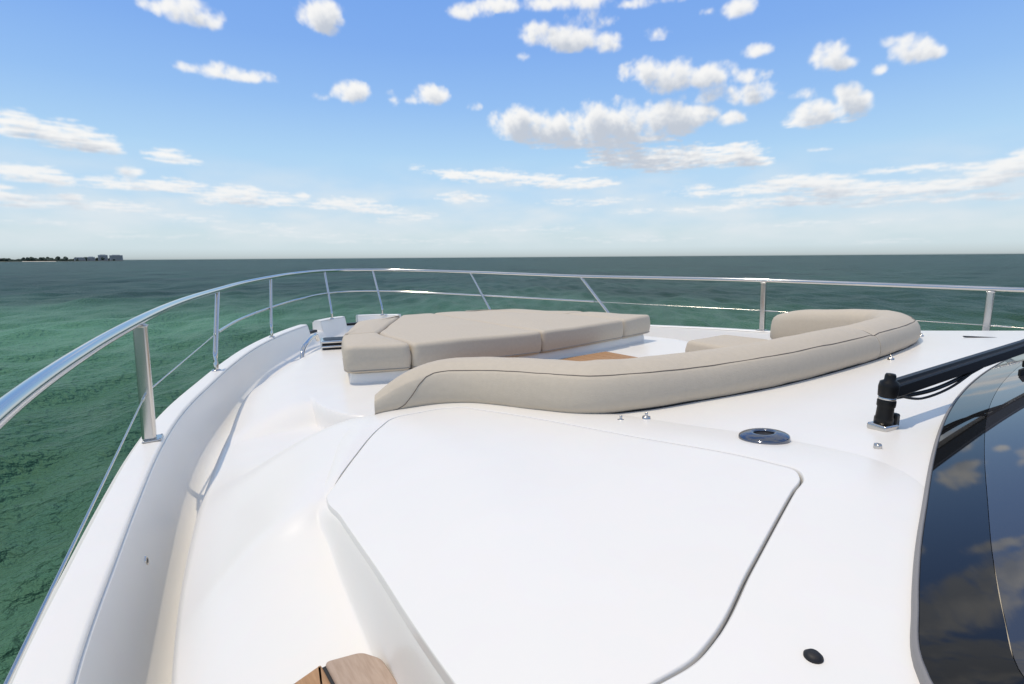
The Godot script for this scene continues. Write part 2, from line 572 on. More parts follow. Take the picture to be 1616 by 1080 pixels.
func materials() -> void:
	M.gel = mat(Color.WHITE, 0.22)
	M.gel.albedo_texture = ramp_tex(0.012, 5, 3, lin(0.81, 0.79, 0.745), lin(0.835, 0.815, 0.77))
	M.gel.uv1_triplanar = true
	M.gel.uv1_world_triplanar = true
	M.gel.uv1_scale = Vector3(0.4, 0.4, 0.4)
	M.gel.roughness = 0.3
	M.fabric = mat(Color.WHITE, 0.62, 0.0, 0.4)
	M.fabric.albedo_texture = ramp_tex(0.02, 5, 21, lin(0.53, 0.468, 0.375), lin(0.575, 0.508, 0.41))
	M.fabric.normal_enabled = true
	M.fabric.normal_texture = noise_tex(0.09, 3, 4, true, 5.0)
	M.fabric.normal_scale = 0.25
	M.fabric.uv1_triplanar = true
	M.fabric.uv1_world_triplanar = true
	M.fabric.uv1_scale = Vector3(3, 3, 3)
	M.seam = mat(lin(0.17, 0.145, 0.12), 0.8)
	M.dark_chrome = mat(lin(0.20, 0.21, 0.24), 0.12, 1.0)
	M.piping = mat(lin(0.36, 0.32, 0.27), 0.6)
	M.steel = mat(lin(0.63, 0.62, 0.60), 0.09, 1.0)
	M.brushed = mat(lin(0.60, 0.58, 0.55), 0.2, 1.0)
	M.black = mat(lin(0.010, 0.010, 0.010), 0.38, 0.0, 0.35)
	M.rubber = mat(lin(0.02, 0.02, 0.02), 0.7)
	M.gasket = mat(lin(0.22, 0.22, 0.22), 0.8)
	M.hole = mat(lin(0.01, 0.01, 0.012), 0.6)
	M.frit = mat(lin(0.008, 0.008, 0.008), 0.03, 0.0, 0.4)
	M.glass = mat(lin(0.03, 0.031, 0.036), 0.02, 0.0, 0.62)
	M.trim = mat(lin(0.24, 0.23, 0.225), 0.5)
	M.teak = mat(Color.WHITE, 0.6)
	M.teak.albedo_texture = ramp_tex(0.03, 5, 31, lin(0.33, 0.18, 0.085), lin(0.48, 0.29, 0.15))
	M.teak.uv1_triplanar = true
	M.teak.uv1_world_triplanar = true
	M.teak.uv1_scale = Vector3(9, 4, 1.2)
	M.teak_shaded = mat(Color.WHITE, 0.65)  # greyer copy of the teak, with the shade of the tread's inner half painted in
	M.teak_shaded.albedo_texture = ramp_tex(0.03, 5, 33, lin(0.37, 0.27, 0.20), lin(0.48, 0.37, 0.29))
	M.teak_shaded.uv1_triplanar = true
	M.teak_shaded.uv1_world_triplanar = true
	M.teak_shaded.uv1_scale = Vector3(9, 4, 1.2)
	M.water = mat(Color.WHITE, 0.37, 0.0, 0.17)
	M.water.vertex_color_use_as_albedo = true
	M.water.normal_enabled = true
	M.water.normal_texture = noise_tex(0.012, 5, 17, true, 34.0, 1024)
	M.water.normal_scale = 1.3
	M.land = mat(lin(0.06, 0.075, 0.055), 0.9)
	M.far_tree = mat(lin(0.035, 0.055, 0.04), 0.9)
	M.far_wall = mat(lin(0.45, 0.45, 0.44), 0.8)
	M.far_pane = mat(lin(0.05, 0.06, 0.07), 0.3)
	M.sand = mat(lin(0.5, 0.46, 0.38), 0.9)

# ------------------------------------------------------------------ sea
func water() -> void:
	var az := PackedFloat32Array()
	var a := -45.0
	while a < 110.0:
		az.append(a)
		a += 0.2
	while a < 315.0:
		az.append(a)
		a += 2.5
	var radii := PackedFloat32Array()
	var r := 1.5
	while r < 600.0:
		radii.append(r)
		r += clampf(r * 0.010, 0.09, 5.0)
	while r < 60000.0:
		radii.append(r)
		r *= 1.12
	var waves := []
	var wr := RandomNumberGenerator.new()
	wr.seed = 77
	for k in 22:
		var l := 0.45 * pow(1.16, k)                      # wave lengths from 0.45 m to about 10 m
		var dir := deg_to_rad(-62.0 + wr.randf_range(-48.0, 48.0))
		var amp := l * 0.020 * (1.0 if l < 1.4 else pow(1.4 / l, 0.7))
		waves.append([TAU / l, sin(dir), -cos(dir), wr.randf() * TAU, amp, l])
	var patch := FastNoiseLite.new()
	patch.seed = 9
	patch.frequency = 0.012
	patch.fractal_octaves = 4
	var nc := az.size()
	var nr := radii.size()
	var vs := PackedVector3Array()
	var ns := PackedVector3Array()
	var uvs := PackedVector2Array()
	var cols := PackedColorArray()
	var ix := PackedInt32Array()
	var sa := PackedFloat32Array()
	var ca := PackedFloat32Array()
	for q in az:
		sa.append(sin(deg_to_rad(q)))
		ca.append(cos(deg_to_rad(q)))
	for i in nr:
		var rad := radii[i]
		var gap := maxf(clampf(rad * 0.010, 0.09, 5.0), rad * 0.0035)
		var use := []
		for w in waves:
			var k: float = smoothstep(2.2, 4.5, w[5] / gap) * (1.0 - smoothstep(300.0, 560.0, rad))
			if k > 0.01:
				use.append([w[0], w[1], w[2], w[3], w[4] * k])
		for j in nc:
			var x := sa[j] * rad
			var z := -ca[j] * rad
			var y := 0.0
			var gx := 0.0
			var gz := 0.0
			for w in use:
				var ph: float = w[0] * (w[1] * x + w[2] * z) + w[3]
				y += w[4] * sin(ph)
				var c: float = w[4] * w[0] * cos(ph)
				gx += c * w[1]
				gz += c * w[2]
			vs.append(Vector3(x, y, z))
			ns.append(Vector3(-gx, 1.0, -gz).normalized())
			uvs.append(Vector2(x * 0.8 + z * 0.35, z * 0.95 - x * 0.25) / 2.7)
			# sun-side and view-angle brightening painted in: paler near the yacht, darker offshore, in patches
			var near_light := clampf(1.0 - rad / 75.0 + 0.6 * patch.get_noise_2d(x, z) - 0.010 * x, 0.0, 1.0)
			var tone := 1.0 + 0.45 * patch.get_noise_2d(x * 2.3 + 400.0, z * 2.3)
			cols.append(Color(0.032, 0.076, 0.056).lerp(Color(0.094, 0.222, 0.135), near_light) * tone)
	for i in nr - 1:
		for j in nc:
			var p := i * nc + j
			var q := i * nc + (j + 1) % nc
			ix.append_array([p, p + nc, q, q, p + nc, q + nc])
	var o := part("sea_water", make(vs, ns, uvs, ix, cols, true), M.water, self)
	structure(o)

func far_at(u: float, dist: float) -> Vector3:
	var d := pixel_dir(u, 410.0)
	d.y = 0.0
	return d.normalized() * dist

func shore() -> void:
	var dist := 2300.0
	var rows := []
	for k in 41:
		var u := lerpf(-140.0, 192.0, k / 40.0)
		var p := far_at(u, dist)
		var out := p.normalized()
		var h := 3.0 + 1.5 * wobble.get_noise_1d(u * 3.0)
		rows.append(PackedVector3Array([p - out * 25.0 + Vector3.UP * -0.5, p + Vector3.UP * 1.2, p + out * 30.0 + Vector3.UP * h, p + out * 300.0 + Vector3.UP * h, p + out * 320.0 + Vector3.UP * -1.0]))
	structure(part("land", grid(rows, false, Vector3.UP), M.land, self))
	var sand := []
	for k in 21:
		var p := far_at(lerpf(32.0, 86.0, k / 20.0), dist - 26.0)
		var out := p.normalized()
		sand.append(PackedVector3Array([p - out * 8.0 - Vector3.UP * 0.3, p + Vector3.UP * 0.6, p + out * 20.0 + Vector3.UP * 1.6]))
	structure(part("beach", grid(sand, false, Vector3.UP), M.sand, self))
	# a far wood that reads as one mass: many small crowns
	var st := MultiMesh.new()
	st.transform_format = MultiMesh.TRANSFORM_3D
	var crown := SphereMesh.new()
	crown.radius = 1.0
	crown.height = 2.0
	crown.radial_segments = 7
	crown.rings = 4
	st.mesh = crown
	var list := []
	for k in 700:
		var u := rng.randf_range(-140.0, 188.0)
		var tall := 5.0 + 9.0 * maxf(0.0, wobble.get_noise_1d(u * 14.0) + 0.25)
		if (u > 14.0 and u < 31.0) or (u > 104.0 and u < 117.0):
			tall *= 0.35
		var p := far_at(u, dist + rng.randf_range(10.0, 90.0))
		var r := rng.randf_range(3.0, 6.0)
		list.append(Transform3D(Basis.from_scale(Vector3(r, r * rng.randf_range(0.7, 1.1), r)), p + Vector3.UP * (2.0 + rng.randf() * tall)))
	st.instance_count = list.size()
	for k in list.size():
		st.set_instance_transform(k, list[k])
	var mm := MultiMeshInstance3D.new()
	mm.name = "far_wood"
	mm.multimesh = st
	mm.material_override = M.far_tree
	add_child(mm)
	mm.set_meta("kind", "stuff")
	mm.set_meta("label", "dark band of trees along the far shore")
	mm.set_meta("category", "trees")
	var towers := [[161.0, 10.0, 20.0, "pale apartment block with a stepped side on the far shore"], [182.0, 14.0, 19.0, "broad apartment block at the end of the far shore"], [124.0, 11.0, 11.0, "low flat building among trees on the far shore"], [142.0, 8.0, 13.0, "small low building between two blocks on the far shore"]]
	for t in towers:
		var p := far_at(t[0], dist + 20.0)
		var right := p.normalized().cross(Vector3.UP)
		var back := p.normalized()
		var half: float = t[1] * 1.35
		var o := thing("apartment_block", t[3], "building", p + Vector3.UP * 1.5, "buildings on the far shore")
		var hgt: float = t[2]
		part("wall", block(Vector3(0, hgt / 2, 0), Vector3(half, hgt / 2, 9.0), right, Vector3.UP, back, 0.3), M.far_wall, o)
		part("roof", block(Vector3(0, hgt + 0.8, 0), Vector3(half * 0.6, 0.8, 6.0), right, Vector3.UP, back, 0.2), M.far_wall, o)
		for f in int(hgt / 3.4):
			part("window_band", block(Vector3(0, 2.2 + f * 3.4, 0) - back * 9.05, Vector3(half * 0.9, 0.8, 0.1), right, Vector3.UP, back, 0.05), M.far_pane, o)

# ------------------------------------------------------------------ yacht
var boat: Node3D

func cap_path() -> Array:      # [point, inward normal, drop] round the bow from port to starboard
	var pts := []
	for q in CAP:
		pts.append(Vector3(q.x, 0, q.y))
	for k in range(CAP.size() - 2, -1, -1):
		pts.append(Vector3(-CAP[k].x, 0, CAP[k].y))
	var path := smooth_path(pts, 10)
	var out := []
	var n := path.size()
	for i in n:
		var t := (path[mini(i + 1, n - 1)] - path[maxi(i - 1, 0)]).normalized()
		out.append([Vector2(path[i].x, path[i].z), Vector2(t.z, -t.x)])
	return out

const GAPS := [[-0.90, -0.64], [-0.16, 0.06], [0.64, 0.90]]
func gap_at(x: float, z: float) -> bool:
	if z < 6.0:
		return false
	for g in GAPS:
		if x > g[0] and x < g[1]:
			return true
	return false

func yacht() -> void:
	boat = thing("motor_yacht", "white motor yacht foredeck with stainless guard rail, moulded hatch and raked dark windscreen", "yacht")
	var path := cap_path()
	# stations with the chock openings cut square into the bulwark top
	var st := []
	for i in path.size():
		var p: Vector2 = path[i][0]
		var g := gap_at(p.x, p.y)
		if i > 0:
			var was: bool = st[st.size() - 1][2]
			if was != g:
				var b = st[st.size() - 1]
				var m: Vector2 = p.lerp(b[0], 0.5)
				var nn: Vector2 = (path[i][1] + b[1]).normalized()
				st.append([m, nn, was])
				st.append([m.lerp(p, 0.04), nn, g])
		st.append([p, path[i][1], g])
	var hull_s := [[1.1, -3.9], [0.62, -2.9], [0.34, -1.9], [0.16, -1.0], [0.03, -0.30], [0.0, -0.15]]
	var cap_s := [[0.0, -0.15], [-0.004, -0.10], [-0.018, -0.09], [-0.02, -0.03], [-0.016, -0.022], [-0.002, -0.018], [0.001, -0.006], [0.004, -0.002], [0.009, 0.0], [0.03, 0.001], [0.07, 0.001], [0.088, 0.0], [0.093, -0.002], [0.097, -0.007], [0.098, -0.014]]
	var wall_s := [[0.092, -0.0165], [0.099, -0.017], [0.103, -0.022], [0.112, -0.06], [0.136, -0.15], [0.150, -0.19], [0.165, -0.225], [0.184, -0.255], [0.208, -0.278], [0.24, -0.29], [0.32, -0.294], [0.42, -0.294]]
	for s in [["hull", hull_s, Vector3.ZERO, 0], ["bulwark_cap", cap_s, Vector3.UP, 1], ["bulwark_wall", wall_s, Vector3.UP, 2]]:
		var rows := []
		for q in st:
			var p: Vector2 = q[0]
			var nn: Vector2 = q[1]
			var hc := key(p.y, CAP_H)
			var row := PackedVector3Array()
			for e in s[1]:
				var d: float = e[0]
				if s[3] == 0:
					d = minf(d, 0.25 + 0.6 * absf(p.x))
				var dh: float = e[1]
				if q[2] and dh > -0.13 and s[3] > 0:
					dh = -0.13 + dh * 0.05
				row.append(V(p.x + nn.x * d, hc + dh, p.y + nn.y * d))
			rows.append(row)
		var hint: Vector3 = s[2]
		part(s[0], grid(rows, false, hint), M.gel, boat)
	# floor under and beside the moulding
	var fl := []
	for k in 61:
		var z := lerpf(-2.2, 7.1, k / 60.0)
		var wdt := 2.75
		for q in path:
			if q[0].x <= 0.0 and q[0].y <= z:
				wdt = -q[0].x - 0.2
		wdt = maxf(wdt, 0.05)
		var row := PackedVector3Array()
		for j in 9:
			row.append(V(lerpf(-wdt, wdt, j / 8.0), -1.14, z))
		fl.append(row)
	part("side_deck", grid(fl, false, Vector3.UP), M.gel, boat)
	deck_moulding()
	hatch()
	windscreen()
	wiper()
	guard_rail()
	fittings()
	cabin()

func deck_moulding() -> void:
	var rows := []
	var z := -0.6
	while z < 5.6:
		var s := key(z, SHOULDER)
		var k := key(z, RIDGE)
		var row := PackedVector3Array()
		var xs := PackedFloat32Array()
		for j in 24:
			xs.append(lerpf(s, k + 0.035, j / 24.0))
		for j in 8:
			xs.append(lerpf(k + 0.035, k, j / 8.0))
		for j in 121:
			xs.append(lerpf(k, 0.0, j / 120.0))
		row.append(V(-s + 0.03, -1.40, z))
		row.append(V(-s + 0.008, key(z, SHOULDER_H) - 0.06, z))
		row.append(V(-s + 0.002, key(z, SHOULDER_H) - 0.02, z))
		for x in xs:
			row.append(V(-x, deck(x, z), z))
		for j in range(xs.size() - 2, -1, -1):
			row.append(V(xs[j], deck(xs[j], z), z))
		row.append(V(s - 0.002, key(z, SHOULDER_H) - 0.02, z))
		row.append(V(s - 0.008, key(z, SHOULDER_H) - 0.06, z))
		row.append(V(s - 0.03, -1.40, z))
		rows.append(row)
		z += 0.02
	part("deck_moulding", grid(rows, false, Vector3.UP), M.gel, boat)

func sheet_row(o: Array, off: float, lift: float, sink := 0.0) -> PackedVector3Array:
	var row := PackedVector3Array()
	for q in o:
		var p: Vector2 = q[0] + q[1] * off
		row.append(V(p.x, deck_top(p.x, p.y) + lift - sink, p.y))
	return row

func hatch() -> void:
	# outline in plan, port front corner first, then round by the inboard side to the aft edge
	var pts := [Vector2(-2.352, 1.340), Vector2(-2.197, 1.539), Vector2(-2.02, 1.73), Vector2(-1.965, 1.768), Vector2(-1.865, 1.748), Vector2(-1.775, 1.715), Vector2(-1.730, 1.67), Vector2(-1.704, 1.552), Vector2(-1.632, 0.90), Vector2(-1.606, 0.52), Vector2(-1.613, 0.475), Vector2(-1.645, 0.450), Vector2(-1.721, 0.432), Vector2(-2.031, 0.355), Vector2(-2.205, 0.312), Vector2(-2.239, 0.309), Vector2(-2.306, 0.319), Vector2(-2.474, 0.355)]
	var p3 := []
	for q in pts:
		p3.append(Vector3(q.x, 0, q.y))
	var sm := smooth_path(p3, 8)
	var open_edge := []
	var n := sm.size()
	for i in n:
		var t := (sm[mini(i + 1, n - 1)] - sm[maxi(i - 1, 0)]).normalized()
		open_edge.append([Vector2(sm[i].x, sm[i].z), Vector2(-t.z, t.x)])
	# deck round the hatch, a little proud of the gutter floor, running out into the moulding
	var ring := []
	for s in [[0.009, 0.004, 0.02], [0.009, 0.012, 0.006], [0.010, 0.014, 0.0], [0.013, 0.0148, 0.0], [0.02, 0.015, 0.0], [0.06, 0.0145, 0.0], [0.10, 0.0125, 0.0], [0.14, 0.009, 0.0], [0.18, 0.005, 0.0], [0.21, 0.002, 0.0], [0.235, -0.002, 0.0], [0.25, -0.006, 0.0]]:
		var row := PackedVector3Array()
		for i in n:
			var q = open_edge[i]
			# near the port corner the deck falls away: keep the strip narrow there
			var narrow := clampf(float(i) / 26.0, 0.12, 1.0) * clampf(float(n - 1 - i) / 14.0, 0.15, 1.0)
			var gap := 0.005 * clampf((i - 1) / 3.0, 0.0, 1.0) - 0.004 * (1.0 - clampf(i / 2.0, 0.0, 1.0))
			var melt := clampf((i - 1) / 4.0, 0.0, 1.0)
			var off: float = gap + (s[0] - 0.009) * narrow
			var p: Vector2 = q[0] + q[1] * off
			row.append(V(p.x, deck(p.x, p.y) + (s[1] - s[2] + 0.004) * melt - 0.004, p.y))
		ring.append(row)
	part("hatch_surround", grid(ring, false, Vector3.UP), M.gel, boat)
	# lid: the open edge, closed along the facet
	var o := []
	for q in open_edge:
		o.append(q)
	for k in range(1, 40):
		var z := lerpf(0.355, 1.340, k / 40.0)
		o.append([Vector2(-key(z, RIDGE) - 0.004, z), Vector2(-1, 0)])
	var mid := Vector2(-2.0, 0.95)
	var rows := []
	for s in [[1.0, 0.015, 0.02], [1.0, 0.0, 0.004], [0.9985, 0.0, 0.0008], [0.995, 0.0, 0.0]]:
		var row := PackedVector3Array()
		for q in o:
			var p: Vector2 = mid + (q[0] - mid) * s[0]
			row.append(V(p.x, deck_top(maxf(p.x, -key(p.y, RIDGE)), p.y) + 0.015 - s[2], p.y))
		rows.append(row)
	for k in range(1, 22):
		var f := 0.995 * (1.0 - k / 21.02)
		var row := PackedVector3Array()
		for q in o:
			var p: Vector2 = mid + (q[0] - mid) * f
			row.append(V(p.x, deck_top(maxf(p.x, -key(p.y, RIDGE)), p.y) + 0.015, p.y))
		rows.append(row)
	var lid := part("hatch_lid", grid(rows, true, Vector3.UP), M.gel, boat)
	# rubber seal lying in the groove
	var seal := []
	for s in [[-0.001, 0.003], [0.004, 0.0045], [0.010, 0.003]]:
		var row := PackedVector3Array()
		for i in range(5, n):
			var q = open_edge[i]
			var p: Vector2 = q[0] + q[1] * s[0]
			row.append(V(p.x, deck(p.x, p.y) + s[1], p.y))
		seal.append(row)
	part("seal", grid(seal, false, Vector3.UP), M.gasket, lid)

func screen_base() -> Array:     # foot of the windscreen in plan, port to starboard, with outward normals
	var half := [Vector3(-2.42, 0, -0.75), Vector3(-2.33, 0, -0.30), Vector3(-2.20, 0, 0.03), Vector3(-2.068, 0, 0.133), Vector3(-1.961, 0, 0.165), Vector3(-1.843, 0, 0.195), Vector3(-1.611, 0, 0.245), Vector3(-1.315, 0, 0.305), Vector3(-1.001, 0, 0.358), Vector3(-0.709, 0, 0.392), Vector3(-0.307, 0, 0.417), Vector3(0, 0, 0.422)]
	var pts := []
	for q in half:
		pts.append(q)
	for k in range(half.size() - 2, -1, -1):
		pts.append(Vector3(-half[k].x, 0, half[k].z))
	var sm := smooth_path(pts, 6)
	var out := []
	var n := sm.size()
	for i in n:
		var t := (sm[mini(i + 1, n - 1)] - sm[maxi(i - 1, 0)]).normalized()
		out.append([Vector2(sm[i].x, sm[i].z), Vector2(-t.z, t.x)])
	return out

const RAKE := 0.33       # the glass climbs this much for each metre aft
func glass_point(q: Array, run: float) -> Vector3:
	var p: Vector2 = q[0]
	var h0 := crown_top(p.x, p.y)
	var nn: Vector2 = (q[1] + Vector2(-p.x * 0.10, 0.35)).normalized()
	var w := p - nn * run
	return V(w.x, h0 + 0.012 + RAKE * run + 0.04 * run * run, w.y)

func windscreen() -> void:
	var base := screen_base()
	var ws := []
	for s in [["windscreen_border", [0.0, 0.004, 0.02, 0.05, 0.080], M.frit, 0.0], ["windscreen_glass", [0.081, 0.2, 0.35, 0.55, 0.8, 1.05, 1.3, 1.6], M.glass, 0.0]]:
		var rows := []
		for run in s[1]:
			var row := PackedVector3Array()
			for q in base:
				row.append(glass_point(q, run))
			rows.append(row)
		ws.append(part(s[0], grid(rows, false, Vector3.UP), s[2], boat))
	# pale bedding strip between glass and deck
	var rows := []
	for s in [[0.007, -0.02], [0.006, 0.006], [0.005, 0.011], [0.002, 0.0135], [-0.001, 0.0145], [-0.003, 0.004]]:
		var row := PackedVector3Array()
		for q in base:
			var p: Vector2 = q[0] + q[1] * s[0]
			row.append(V(p.x, crown_top(p.x, p.y) + s[1], p.y))
		rows.append(row)
	part("windscreen_trim", grid(rows, false, Vector3.UP), M.trim, boat)

func cabin() -> void:
	var base := screen_base()
	var rows := []
	for s in [[1.60, 0.0], [1.61, 0.02], [1.66, 0.06], [1.9, 0.12], [2.3, 0.16]]:
		var row := PackedVector3Array()
		for q in base:
			var g := glass_point(q, 1.6)
			var p := g.lerp(Vector3(g.x * 0.92, g.y, 3.0), (s[0] - 1.6) / 0.7)
			row.append(p + Vector3.UP * s[1])
		rows.append(row)
	part("cabin_roof", grid(rows, false, Vector3.UP), M.gel, boat)

func crisp(pts: Array) -> Array:      # closed outline whose corners keep their edge under smooth normals
	var out := []
	var n := pts.size()
	for i in n:
		var p: Vector2 = pts[i]
		out.append(p.lerp(pts[posmod(i - 1, n)], 0.06))
		out.append(p)
		out.append(p.lerp(pts[(i + 1) % n], 0.06))
	return out

func wiper() -> void:
	var foot := V(-1.155, crown_top(-1.155, 0.455), 0.455)
	var up := Vector3(0.02, 1, 0.03).normalized()
	var w := part("wiper", lathe([Vector2(0.0000, 0.012), Vector2(0.0222, 0.012), Vector2(0.0222, 0.03), Vector2(0.0200, 0.034), Vector2(0.0192, 0.06), Vector2(0.0215, 0.063), Vector2(0.0215, 0.078), Vector2(0.0192, 0.081), Vector2(0.0178, 0.086), Vector2(0.0222, 0.09), Vector2(0.0237, 0.115), Vector2(0.0215, 0.128), Vector2(0.0133, 0.133), Vector2(0.0126, 0.146), Vector2(0.0104, 0.15), Vector2(0.0000, 0.151)], foot, up, 28), M.black, boat)
	part("base_plate", block(foot + Vector3(0.0, 0.005, 0), Vector3(0.027, 0.010, 0.026), Vector3(0.96, 0, 0.28), Vector3.UP, Vector3(-0.28, 0, 0.96), 0.005), M.brushed, w)
	part("clamp_band", lathe([Vector2(0.0185, 0.081), Vector2(0.0205, 0.0815), Vector2(0.0205, 0.0865), Vector2(0.0185, 0.087)], foot, up, 28), M.steel, w)
	part("pivot_nut", block(foot + Vector3(0.028, 0.022, 0.012), Vector3(0.014, 0.018, 0.014), Vector3.RIGHT, Vector3.UP, Vector3.BACK, 0.005), M.black, w)
	var a := foot + up * 0.108 + Vector3(0.012, 0, 0)
	var b := V(-0.36, -0.303, 0.318)
	var e := V(0.62, -0.197, 0.148)
	var dir := (b - a).normalized()
	var side := dir.cross(Vector3.UP).normalized()
	var tall := side.cross(dir)
	# main arm: channel section with a raised spine, tapering outboard
	var rows := []
	var prof := crisp([Vector2(-0.017, -0.021), Vector2(0.017, -0.021), Vector2(0.019, -0.018), Vector2(0.019, 0.008), Vector2(0.016, 0.012), Vector2(0.009, 0.013), Vector2(0.007, 0.020), Vector2(-0.007, 0.020), Vector2(-0.009, 0.013), Vector2(-0.016, 0.012), Vector2(-0.019, 0.008), Vector2(-0.019, -0.018)])
	for k in 13:
		var t := k / 12.0
		var p := a.lerp(b, t * 2.0) if t < 0.5 else b.lerp(e, t * 2.0 - 1.0)
		var sc := lerpf(1.05, 0.8, t)
		var row := PackedVector3Array()
		for q in prof:
			row.append(p + side * q.x * sc + tall * q.y * sc)
		rows.append(row)
	part("arm", grid(rows, true, Vector3.ZERO, true), M.black, w)
	part("arm_screw", lathe([Vector2(0.0, 0.004), Vector2(0.005, 0.004), Vector2(0.006, 0.0), Vector2(0.006, -0.004)], a + dir * 0.035 - side * 0.021, -side, 14), M.steel, w)
	# second rod and washer hose under the arm
	part("link_rod", tube(smooth_path([foot + up * 0.072 + Vector3(0.02, 0, -0.02), a + dir * 0.20 - tall * 0.045, a + dir * 0.42 - tall * 0.035, a + dir * 0.62 - tall * 0.012], 8), 0.006, 10), M.black, w)
	part("washer_hose", tube(smooth_path([foot + up * 0.09 + Vector3(0.02, 0, 0.03), a + dir * 0.14 - tall * 0.052 + side * 0.012, a + dir * 0.30 - tall * 0.050 + side * 0.012, a + dir * 0.45 - tall * 0.02 + side * 0.012], 8), 0.0035, 8), M.rubber, w)
	# blade resting on the glass
	var c := a.lerp(b, 1.0) + Vector3(0.0, -0.05, 0.03)
	part("blade_carrier", block(c + dir * 0.35, Vector3(0.40, 0.012, 0.010), dir, tall, side, 0.004), M.black, w)
	part("blade", block(c + dir * 0.35 - tall * 0.022, Vector3(0.44, 0.011, 0.004), dir, tall, side, 0.002), M.rubber, w)

func guard_rail() -> void:
	var half := [Vector3(-2.98, -0.30, -2.2), Vector3(-2.995, -0.295, -1.0), Vector3(-2.995, -0.288, 0.2), Vector3(-2.975, -0.284, 0.8), Vector3(-2.938, -0.279, 1.32), Vector3(-2.82, -0.268, 2.05), Vector3(-2.669, -0.256, 2.726), Vector3(-2.40, -0.252, 3.8), Vector3(-2.066, -0.247, 4.821), Vector3(-1.73, -0.228, 5.6), Vector3(-1.323, -0.204, 6.288), Vector3(-0.87, -0.184, 6.95), Vector3(-0.353, -0.170, 7.437), Vector3(-0.12, -0.168, 7.55), Vector3(0, -0.168, 7.57)]
	var pts := []
	for q in half:
		pts.append(V(q.x, q.y, q.z))
	for k in range(half.size() - 2, -1, -1):
		pts.append(V(-half[k].x, half[k].y, half[k].z))
	var top := smooth_path(pts, 12)
	var rail := part("guard_rail", tube(top, 0.021, 18), M.steel, boat)
	# middle rail, round the bow only
	var mid := [Vector3(-2.122, -0.565, 4.62), Vector3(-1.82, -0.552, 5.38), Vector3(-1.42, -0.53, 6.08), Vector3(-0.86, -0.50, 6.86), Vector3(-0.35, -0.475, 7.32), Vector3(-0.12, -0.472, 7.42), Vector3(0, -0.472, 7.44)]
	var mp := []
	for q in mid:
		mp.append(V(q.x, q.y, q.z))
	for k in range(mid.size() - 2, -1, -1):
		mp.append(V(-mid[k].x, mid[k].y, mid[k].z))
	part("middle_rail", tube(smooth_path(mp, 10), 0.0125, 12), M.steel, rail)
	for s in [-1.0, 1.0]:
		# wide flat stanchions aft
		for q in [[2.669, -0.256, 2.726, 2.685, 2.715], [2.96 if s > 0.0 else 2.985, -0.284, 0.99 if s > 0.0 else 0.55, 2.945 if s > 0.0 else 2.97, 0.985 if s > 0.0 else 0.545], [2.992, -0.295, -0.8, 2.99, -0.8]]:
			var a := V(s * q[0], q[1] - 0.012, q[2])
			var b := V(s * q[3], key(q[4], CAP_H) + 0.002, q[4])
			var ax := (a - b).normalized()
			var f := Vector3(0.14 * -s, 0, -1).normalized()
			var sd := ax.cross(f).normalized()
			f = sd.cross(ax)
			var o := part("stanchion", block((a + b) / 2, Vector3(0.026, a.distance_to(b) / 2, 0.026), f, ax, sd, 0.012), M.brushed, boat)
			var ft := part("foot", block(b + Vector3(-s * 0.012, 0.003, 0), Vector3(0.045, 0.004, 0.036), f, Vector3.UP, Vector3(-s, 0, 0), 0.003), M.brushed, o)
			for c in [Vector2(-0.037, -0.03), Vector2(0.037, -0.03), Vector2(-0.037, 0.03), Vector2(0.037, 0.03)]:
				part("screw", lathe([Vector2(0.0, 0.0025), Vector2(0.003, 0.0022), Vector2(0.0045, 0.0)], b + Vector3(-s * 0.012, 0.007, 0) + f * c.x + Vector3(-s, 0, 0) * c.y, Vector3.UP, 10), M.steel, ft)
			part("weld_collar", block(a + Vector3.DOWN * 0.012, Vector3(0.0285, 0.006, 0.0285), f, ax, sd, 0.005), M.brushed, o)
		# round stanchions forward, raked towards the bow
		for q in [[2.066, -0.247, 4.821, 2.185, 4.40, 0.0175], [1.323, -0.204, 6.288, 1.435, 5.95, 0.0145], [0.353, -0.170, 7.437, 0.37, 7.19, 0.0145]]:
			var a := V(s * q[0], q[1], q[2])
			var b := V(s * q[3], key(q[4], CAP_H), q[4])
			var knee := b + Vector3(0, 0.10, 0)
			var o := part("stanchion", tube(PackedVector3Array([b, b.lerp(knee, 0.6), knee, knee.lerp(a, 0.08), knee.lerp(a, 0.5), a]), q[5], 12), M.steel, boat)
			part("foot", lathe([Vector2(0.0, 0.012), Vector2(q[5] + 0.004, 0.012), Vector2(q[5] + 0.014, 0.006), Vector2(q[5] + 0.016, 0.0), Vector2(q[5] + 0.016, -0.003)], b, Vector3.UP, 20), M.steel, o)
		# wire from the middle rail's end aft
		var w := [V(s * 2.122, -0.565, 4.62), V(s * 2.676, -0.572, 2.722), V(s * (2.948 if s > 0.0 else 2.975), -0.58, 0.987 if s > 0.0 else 0.55), V(s * 2.99, -0.585, -0.8)]
		for k in 3:
			var wire := part("guard_wire", rod(w[k], w[k + 1], 0.0034, 8), M.brushed, rail)
			var dw: Vector3 = (w[k + 1] - w[k]).normalized()
			part("tensioner", rod(w[k] + dw * 0.02, w[k] + dw * 0.15, 0.0065, 10), M.steel, wire)

